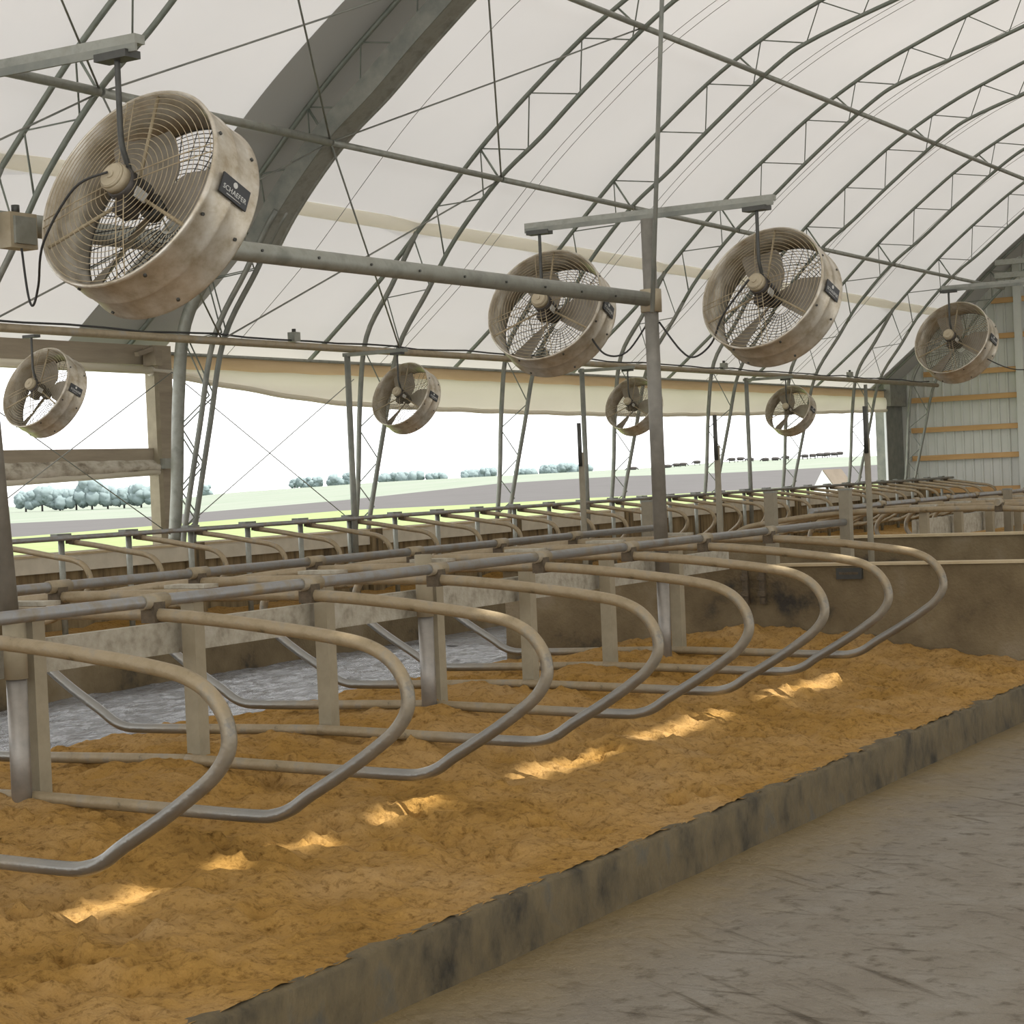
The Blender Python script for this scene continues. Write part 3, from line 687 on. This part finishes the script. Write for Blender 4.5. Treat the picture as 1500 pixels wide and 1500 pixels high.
# ------------------------------------------------------------------ back stall row along the outer wall
LOOP3 = [(13.95,-.44),(13.6,-.485),(13.2,-.55),(12.97,-.585),(12.86,-.625),(12.79,-.69),(12.76,-.775),(12.79,-.86),(12.87,-.94),(13.02,-1.04),(13.2,-1.13),(13.32,-1.17),(13.5,-1.18),(13.95,-1.18)]
L3 = catmull([(y, z, 0) for y, z in LOOP3], 4)
def make_wall_divider():
    t = thing('back_row_divider', (0, 13.92, Z(-1.5)), '', 'stall divider', 'single stall dividers of the back row')
    MB().tube([(0, v.x, Z(v.y)) for v in L3], .029, 10).build('pipe_loop', M['loop'], t)
    MB().tube([(-.09, 13.98, Z(-1.5)), (-.09, 13.98, Z(-.42))], .032, 10).build('post_shaft', M['galv'], t)
    MB().box(-.19, .01, 13.93, 14.03, Z(-.42), Z(-.355)).build('top_cap', M['galv_dark'], t)
    MB().box(-.06, .06, 13.86, 13.95, Z(-.46), Z(-.38)).build('rail_clamp', M['rust'], t)
    return t
w0 = make_wall_divider()
n3 = 30
for n in range(-1, n3-1):
    d = w0 if n == -1 else copy_tree(w0)
    d.location.x = 14.94+1.018*n
    d['label'] = 'single bent pipe stall divider of the back row, %s from the far end wall' % nth(n3-1-n)
pipe('neck_rail', [(9, 13.88, Z(-.40)), (43.9, 13.88, Z(-.40))], .027, M['rail'], 'long neck rail pipe of the back stall row along the outer wall', 'rail', 'neck rails')

# ------------------------------------------------------------------ fans
def make_fan(R=.515, L=.33):
    p = math.radians(-25); A = Vector((math.cos(p), 0, math.sin(p))); S = Vector((0, -1, 0)); T = S.cross(A)
    C0 = Vector((.17, 0, -.68)); t = thing('barrel_fan', (0, 0, 0), '', 'fan', 'barn fans')
    h = L/2
    MB().lathe([(-h, R), (-h+.012, R+.008), (-h+.03, R), (-.01, R), (0, R+.004), (.01, R), (h-.03, R), (h-.012, R+.008), (h, R), (h, R-.008), (0, R-.008), (-h, R-.008)], C0, A, 72, True).build('housing', M['fan_drum'], t)
    def ring(b, o, r, wr, n=56):
        b.tube([C0 + A*o + S*(r*math.cos(2*PI*j/n)) + T*(r*math.sin(2*PI*j/n)) for j in range(n)], wr, 4, closed=True)
    b = MB()
    for i in range(15):
        r = .10+.395*i/14; ring(b, -h-.035*(1-(r/R)**2), r, .0021)
    for i in range(4):
        for dd in (-.022, .022):
            q = PI/4*0+PI/2*i+.28; u = S*math.cos(q)+T*math.sin(q); v = S*-math.sin(q)+T*math.cos(q)
            b.tube([C0+A*(-h-.038)+u*.08+v*dd, C0+A*(-h-.025)+u*.3+v*dd, C0+A*(-h)+u*(R-.01)+v*dd], .0030, 5)
    b.build('front_guard', M['fan_inside'], t)
    b = MB()
    for i in range(19): ring(b, h-.01, .07+.435*i/18, .0026)
    for i in range(32):
        q = 2*PI*i/32; u = S*math.cos(q)+T*math.sin(q); b.tube([C0+A*(h-.006)+u*.07, C0+A*(h-.006)+u*(R-.008)], .0028, 4)
    b.build('rear_guard', M['dark'], t)
    b = MB()
    for pr in ([(-.275, .056), (-.273, .060)], [(-.273, .060), (-.262, .068)], [(-.262, .070), (-.215, .070)]): b.lathe(pr, C0, A, 24)
    b.lathe([(-.281, .018), (-.274, .020)], C0, A, 12)
    mo = MB().lathe([(-.215, .068), (-.21, .078), (-.06, .078), (-.05, .05), (.02, .022)], C0, A, 24).build('motor', M['motor'], t)
    b.build('motor_cap', M['motor_cap'], mo)
    pc_ = C0+A*-.13+S*.0-T*.06; MB().bar(C0+A*-.17-T*.035+S*.076, C0+A*-.10-T*.035+S*.076, .012, .05, T).build('rating_plate', M['letter'], mo)
    MB().bar(C0+A*-.17-T*.10, C0+A*-.08-T*.10, .08, .06, T).build('terminal_box', M['motor'], mo)
    MB().lathe([(.0, .03), (.01, .065), (.06, .065), (.075, .03)], C0, A, 20).build('hub', M['dark'], t)
    for i in range(3):
        q = 2*PI/3*i-.05; u = S*math.cos(q)+T*math.sin(q); v = A.cross(u); b = MB(); rows = []
        for s in range(9):
            rr = .055+.425*s/8; wd = .05+.10*min(1, s/3.5) - (.02 if s == 8 else 0); tw = math.radians(48-22*s/8)
            row = []
            for c_ in range(5):
                f = -1+2*c_/4; d_ = v*math.cos(tw)+A*math.sin(tw); row.append(C0+A*.035+u*rr+d_*(wd*f)+A*(.02*(1-f*f)))
            rows.append(row)
        b.grid(rows); n_ = len(b.v); b.grid([[p_+A*.004 for p_ in r][::-1] for r in rows]); b.build('blade', M['blade'], t)
    for i in range(3):                       # struts that carry the motor
        q = PI/2+2*PI*i/3; u = S*math.cos(q)+T*math.sin(q)
        MB().tube([C0+A*-.10+u*.07, C0+A*(-h+.03)+u*(R-.01)], .009, 6).build('motor_strut', M['fan_inside'], t)
    MB().tube(catmull([(0, 0, -.02), (0, 0, -.2), (0, 0, -.36), (.008, 0, -.43), (.035, 0, -.50), (.055, 0, -.55)], 5), .014, 8).build('hanger_rod', M['dark'], t)
    MB().box(-.05, .05, -.10, .10, -.035, 0).build('mounting_plate', M['dark'], t)
    # maker's plate on the right side of the drum
    o0 = C0 + S*(R+.012) + A*.0
    b = MB(); b.bar(o0-A*.095-S*.003, o0+A*.095-S*.003, .008, .10, T); pl = b.build('name_plate', M['plate'], t)
    tcu = bpy.data.curves.new('lettering', 'FONT'); tcu.body = 'SCHAEFER'; tcu.size = .034; tcu.align_x = 'CENTER'; tcu.align_y = 'CENTER'; tcu.extrude = .0008; tcu.space_character = 1.05
    to = bpy.data.objects.new('lettering', tcu); COL.objects.link(to); bpy.context.view_layer.update()
    me = bpy.data.meshes.new_from_object(to.evaluated_get(bpy.context.evaluated_depsgraph_get())); bpy.data.objects.remove(to)
    me.name = 'lettering'; mm = Matrix((A, T, S)).transposed().to_4x4(); mm.translation = o0+S*.0015-T*.012; me.transform(mm)
    me.materials.clear(); me.materials.append(M['letter'])
    lo = bpy.data.objects.new('lettering', me); COL.objects.link(lo); lo.parent = pl
    b = MB(); oc = o0+T*.026-A*.008+S*.001; rows = []
    b.lathe([(0, .014), (.002, .014)], oc, S, 20); b.build('emblem', M['letter'], pl)
    b = MB().tube([o0-A*.05-T*.036+S*.0015, o0+A*.05-T*.036+S*.0015], .0025, 4); b.build('small_print_line', M['letter'], pl)
    b = MB()
    for ang in (-.35, .5, -1.1, 1.25, -1.9, 2.6):
        for oo in (-h+.05, h-.05):
            n_ = S*math.cos(ang)+T*math.sin(ang); b.tube([C0+A*oo+n_*(R-.004), C0+A*oo+n_*(R+.009)], .009, 6)
    b.build('drum_bolts', M['dark'], t)
    return t
f0 = make_fan()
FANS = [((6.93, 6.04, Z(2.034)), -3, 1.0, 'largest barrel fan at upper left, its maker plate readable'),
        ((14.11, 7.86, Z(2.035)), 3, .99, 'big barrel fan on the left end of the middle beam, crossed by the pipe'),
        ((14.11, 5.93, Z(2.025)), -8, 1.02, 'big barrel fan on the right end of the middle beam'),
        ((24.95, 7.85, Z(2.21)), -9, 1.0, 'farthest big barrel fan in front of the ribbed end wall'),
        ((13.72, 13.17, Z(1.555)), -4, .80, 'small barrel fan hanging in the left framed opening'),
        ((19.94, 13.16, Z(1.60)), -6, .82, 'small barrel fan hanging beside the twin posts left of centre'),
        ((26.14, 13.16, Z(1.56)), -6, .82, 'small barrel fan half hidden behind the middle tall pole'),
        ((32.30, 13.16, Z(1.56)), -6, .84, 'small barrel fan farthest right along the open side')]
for i, (loc, yaw, s, lab) in enumerate(FANS):
    f = f0 if i == 0 else copy_tree(f0)
    f.location = loc; f.rotation_euler = (0, 0, math.radians(yaw)); f.scale = (s, s, s); f['label'] = lab
for i, x in enumerate((19.94, 26.08, 32.28, 38.4)):
    t = thing('fan_post', (x, 13.9, Z(-1.4)), 'slim steel post with a short arm for a small fan, %s from the left' % nth(i+1), 'post', 'small fan posts')
    MB().tube([(x, 13.9, Z(-1.5)), (x, 13.9, Z(1.62))], .038, 10).build('post_shaft', M['galv_dark'], t)
    if i < 3:
        z1 = (1.60, 1.56, 1.56)[i]
        MB().box(x-.03, x+.03, 13.02, 13.95, Z(z1), Z(z1+.045)).build('arm', M['galv_dark'], t)
# fan cords
def cord(pts, label, r=.008):
    pipe('power_cord', catmull([(p[0], p[1], Z(p[2])) for p in pts], 7), r, M['cable'], label, 'cord', 'fan cords', 6)
cord([(6.98, 6.74, 1.25), (6.99, 6.72, 1.0), (6.98, 6.68, .93), (6.96, 6.62, 1.02), (6.83, 6.45, 1.20), (6.80, 6.22, 1.42), (6.84, 6.05, 1.48)], 'black cord looping from the left edge box to the largest fan', .006)
cord([(14.2, 7.5, 1.18), (14.1, 7.3, .98), (14.1, 7.1, .98), (14.1, 6.9, 1.2)], 'black cord draped from the left fan of the middle beam to the pole')
cord([(14.1, 6.8, 1.2), (14.1, 6.62, .96), (14.1, 6.5, .9), (14.1, 6.35, 1.0), (14.0, 6.2, 1.2), (13.95, 5.95, 1.45)], 'black cord draped from the pole to the right fan of the middle beam')
cord([(25.0, 7.5, 1.35), (25.0, 7.0, 1.12), (25.1, 6.3, 1.2), (25.1, 5.8, 1.5)], 'black cord sagging right from the farthest big fan')
# small fittings on the brown wall
for i, y in enumerate((6.93, 6.77)):
    t = thing('gate_bracket', (15.9, y, Z(-1.2)), 'rust-brown upright gate bracket on the brown wall, %s one' % ('left', 'right')[i], 'bracket', 'gate brackets')
    MB().box(15.875, 15.925, y-.025, y+.025, Z(-1.19), Z(-.89)).build('upright', M['rust'], t)
    for z in (-1.1, -.96): MB().box(15.855, 15.88, y-.035, y+.035, Z(z-.02), Z(z+.02)).build('lug', M['rust'], t)
t = thing('cover_plate', (15.9, 5.96, Z(-.98)), 'dark rectangular plate near the top of the brown wall', 'plate')
MB().box(15.88, 15.92, 5.85, 6.08, Z(-.98), Z(-.885)).build('plate_body', M['dark'], t)
MB().box(15.872, 15.882, 5.88, 6.05, Z(-.94), Z(-.92)).build('slot', M['rust'], t)

# ------------------------------------------------------------------ landscape
HZ = lambda x: 734 - .0435*x
tab_b0 = [(-400,800),(7,788),(290,765),(500,748),(733,737),(850,730),(1000,723),(1300,705),(1900,680)]
tab_b1 = [(-400,790),(7,767),(220,757),(500,733),(733,708),(900,698),(1056,693),(1302,680),(1900,655)]
tab_b2 = [(-400,762),(20,742),(220,736),(330,722),(450,714),(560,706),(733,697),(850,691),(973,684),(1073,675),(1182,671),(1305,667),(1900,650)]
def strip(name, rowsdef, m, label):
    rows = [[] for _ in rowsdef]
    for i in range(60):
        x = -600 + 2700*i/59
        for r, fn in enumerate(rowsdef): rows[r].append(fn(x))
    o = MB().grid(rows[::-1]).build(name, m); tag(o, label, 'ground', kind='structure'); return o
def g0(x):                                   # foot of the barn wall
    v = ray(x, 760); s = 15.6/max(v.y, .12); return (min(v.x*s, 120), v.y*s, -.05)
def dplough(x): return (HZ(x)) and 2.05/max(.003, (lerp_tab(tab_b0, x)-HZ(x))/FPX)
def g1(x):
    d = min(dplough(x), 210); v = at_dist(x, lerp_tab(tab_b0, x), d); return v
def g2(x): return at_dist(x, lerp_tab(tab_b1, x), 330)
def g3(x): return at_dist(x, lerp_tab(tab_b2, x), 640)
def g4(x): v = at_dist(x, lerp_tab(tab_b2, x), 1100); v.z -= 22; return v
mid = lambda a, c, t: (lambda x: tuple(Vector(a(x))*(1-t)+Vector(c(x))*t))
strip('grass_strip', [g0, mid(g0, g1, .3), mid(g0, g1, .65), g1], M['grass'], 'bright green grass strip just outside the open side')
strip('ploughed_field', [g1, mid(g1, g2, .5), g2], M['soil'], 'bare purple-grey ploughed field beyond the grass')
strip('pasture_hill', [g2, mid(g2, g3, .5), g3, g4], M['pasture'], 'pale green pasture rising to the skyline')
# trees on the horizon
def tree(x, ytop, ybot, wpx, d, label, seed):
    rnd = random.Random(seed); base = at_dist(x, ybot, d); top = at_dist(x, ytop, d); h = (top-base).length; wd = wpx/FPX*d
    t = thing('tree', base, label, 'tree', 'trees on the skyline')
    MB().tube([base+Vector((0,0,-1)), base+Vector((0,0,h*.5))], max(.25, wd*.03), 6).build('trunk', M['hide'], t)
    b = MB(); nb = 18
    for i in range(nb):
        c = base + CR*(wd*.36*(rnd.random()*2-1)) + Vector((0,0,h*(.3+.55*rnd.random()))) + Vector((CF.x, CF.y, 0))*(wd*.3*(rnd.random()-.5))
        if i == 0: c = base+Vector((0,0,h*.72))
        r = (wd*.15+h*.09)*(.7+.6*rnd.random()); r = min(r, (base.z+h-c.z)*1.0+.06*h) if c.z+r > base.z+h else r
        n1, n2 = 10, 16; rows = []
        for a in range(n1+1):
            th = PI*a/n1; row = []
            for q in range(n2+1):
                ph = 2*PI*(q % n2)/n2; dr = Vector((math.sin(th)*math.cos(ph), math.sin(th)*math.sin(ph), math.cos(th)))
                row.append(c + dr*r*(1+.30*noise.noise(dr*2.3+Vector((seed, i, 0)))+.22*noise.noise(dr*6+Vector((seed, i, 4)))))
            rows.append(row)
        b.grid(rows)
    b.build('crown', M['leaf'], t)
TR = [(38,722,745,26),(62,717,744,30),(88,721,743,32),(112,720,742,30),(135,706,742,32),(158,716,741,30),(182,718,740,30),(207,712,740,26),(228,716,738,22),
      (300,713,727,16),(432,704,716,12),(446,702,715,16),(462,702,714,16),(490,698,713,18),(507,696,712,16),(566,697,707,22),(588,695,706,26),(612,694,704,26),(640,696,702,30),(690,692,701,26),(715,689,700,24),(770,690,697,30),(808,684,696,26),(832,682,695,30),(855,685,694,24)]
for i, (x, yt, yb, wp) in enumerate(TR):
    tree(x, yt-3, yb+2, wp*1.25, 480 if x < 250 else 700, 'hazy %s tree on the skyline, %s from the left' % ('large' if x < 250 else 'small distant', nth(i+1)), i+1)
# cattle grazing
def cow_mesh():
    b = MB()
    b.lathe([(-1.0,.08),(-.95,.36),(-.6,.47),(0,.52),(.5,.48),(.85,.36),(.95,.12)], (0,0,.95), (1,0,0), 10)
    b.tube([(.75,0,1.12),(1.1,0,1.0),(1.3,0,.75),(1.45,0,.5)], [.2,.16,.15,.09], 8)
    for x, y in ((-.75,.2),(-.75,-.2),(.6,.2),(.6,-.2)): b.tube([(x,y,.9),(x+.02,y,.45),(x,y,0)], [.13,.08,.06], 6)
    b.tube([(-1.0,0,1.2),(-1.1,0,.9),(-1.08,0,.5)], [.04,.03,.05], 5)
    return b
c0 = None
COWS = [(648,716),(656,715),(672,713),(677,713),(689,712),(695,711),(701,711),(717,709),(724,709),(741,708),(804,701),(828,700),(833,699),(838,699),(922,690),(929,689),(977,686),(990,684),(1002,683),(1020,680),(1071,676),(1086,675),(1098,676),(1120,676),(1137,675),(1150,673),(1178,671),(1192,670),(1200,669),(1207,669),(1213,668),(1221,668),(1229,667)]
for i, (x, y) in enumerate(COWS):
    d = 560
    if c0 is None: c0 = cow_mesh().build('cow', M['hide']); c = c0
    else: c = c0.copy(); COL.objects.link(c)
    p = at_dist(x, y+2, d); c.location = p; c.rotation_euler = (0, 0, math.radians(-60+(170 if i % 3 else 0)+(i*37 % 40)-20)); c.scale = (1.05, 1.05, 1.05)
    tag(c, 'dark cow grazing far out on the pasture skyline, %s from the left' % nth(i+1), 'cow', 'cattle on the skyline')
# calf hutch on the ploughed ground
d = 70; a = at_dist(1192, 716, d); bb = at_dist(1224, 716, d); top = at_dist(1205, 690, d); back = Vector((CF.x+.5, CF.y-.9, 0)).normalized()*1.1
t = thing('calf_hutch', (a+bb)/2, 'small white gabled calf hutch out on the ploughed ground', 'hutch')
b = MB(); b.v = [tuple(q) for q in (a+Vector((0,0,-1.4)), bb+Vector((0,0,-1.4)), bb, top, a)]; n = 5
b.v += [tuple(Vector(q)+back) for q in b.v[:5]]; b.f = [[0,1,2,3,4],[9,8,7,6,5]]+[[i,i+5,(i+1)%5+5,(i+1)%5] for i in range(5)]; b.sm = [False]*7; b.build('gable', M['hut'], t)
b = MB(); b.v = [tuple(q) for q in (bb, top, top+back, bb+back)]; b.v += [tuple(Vector(q)+Vector((0,0,.05))) for q in b.v[:4]]
b.f = [[0,1,2,3],[7,6,5,4],[0,4,5,1],[1,5,6,2],[2,6,7,3],[3,7,4,0]]; b.sm = [False]*6; b.build('roof_slope', M['hut_side'], t)
b = MB(); b.v = [tuple(q) for q in (a, top, top+back, a+back)]; b.v += [tuple(Vector(q)+Vector((0,0,.05))) for q in b.v[:4]]
b.f = [[0,1,2,3],[7,6,5,4],[0,4,5,1],[1,5,6,2],[2,6,7,3],[3,7,4,0]]; b.sm = [False]*6; b.build('roof_slope', M['hut'], t)
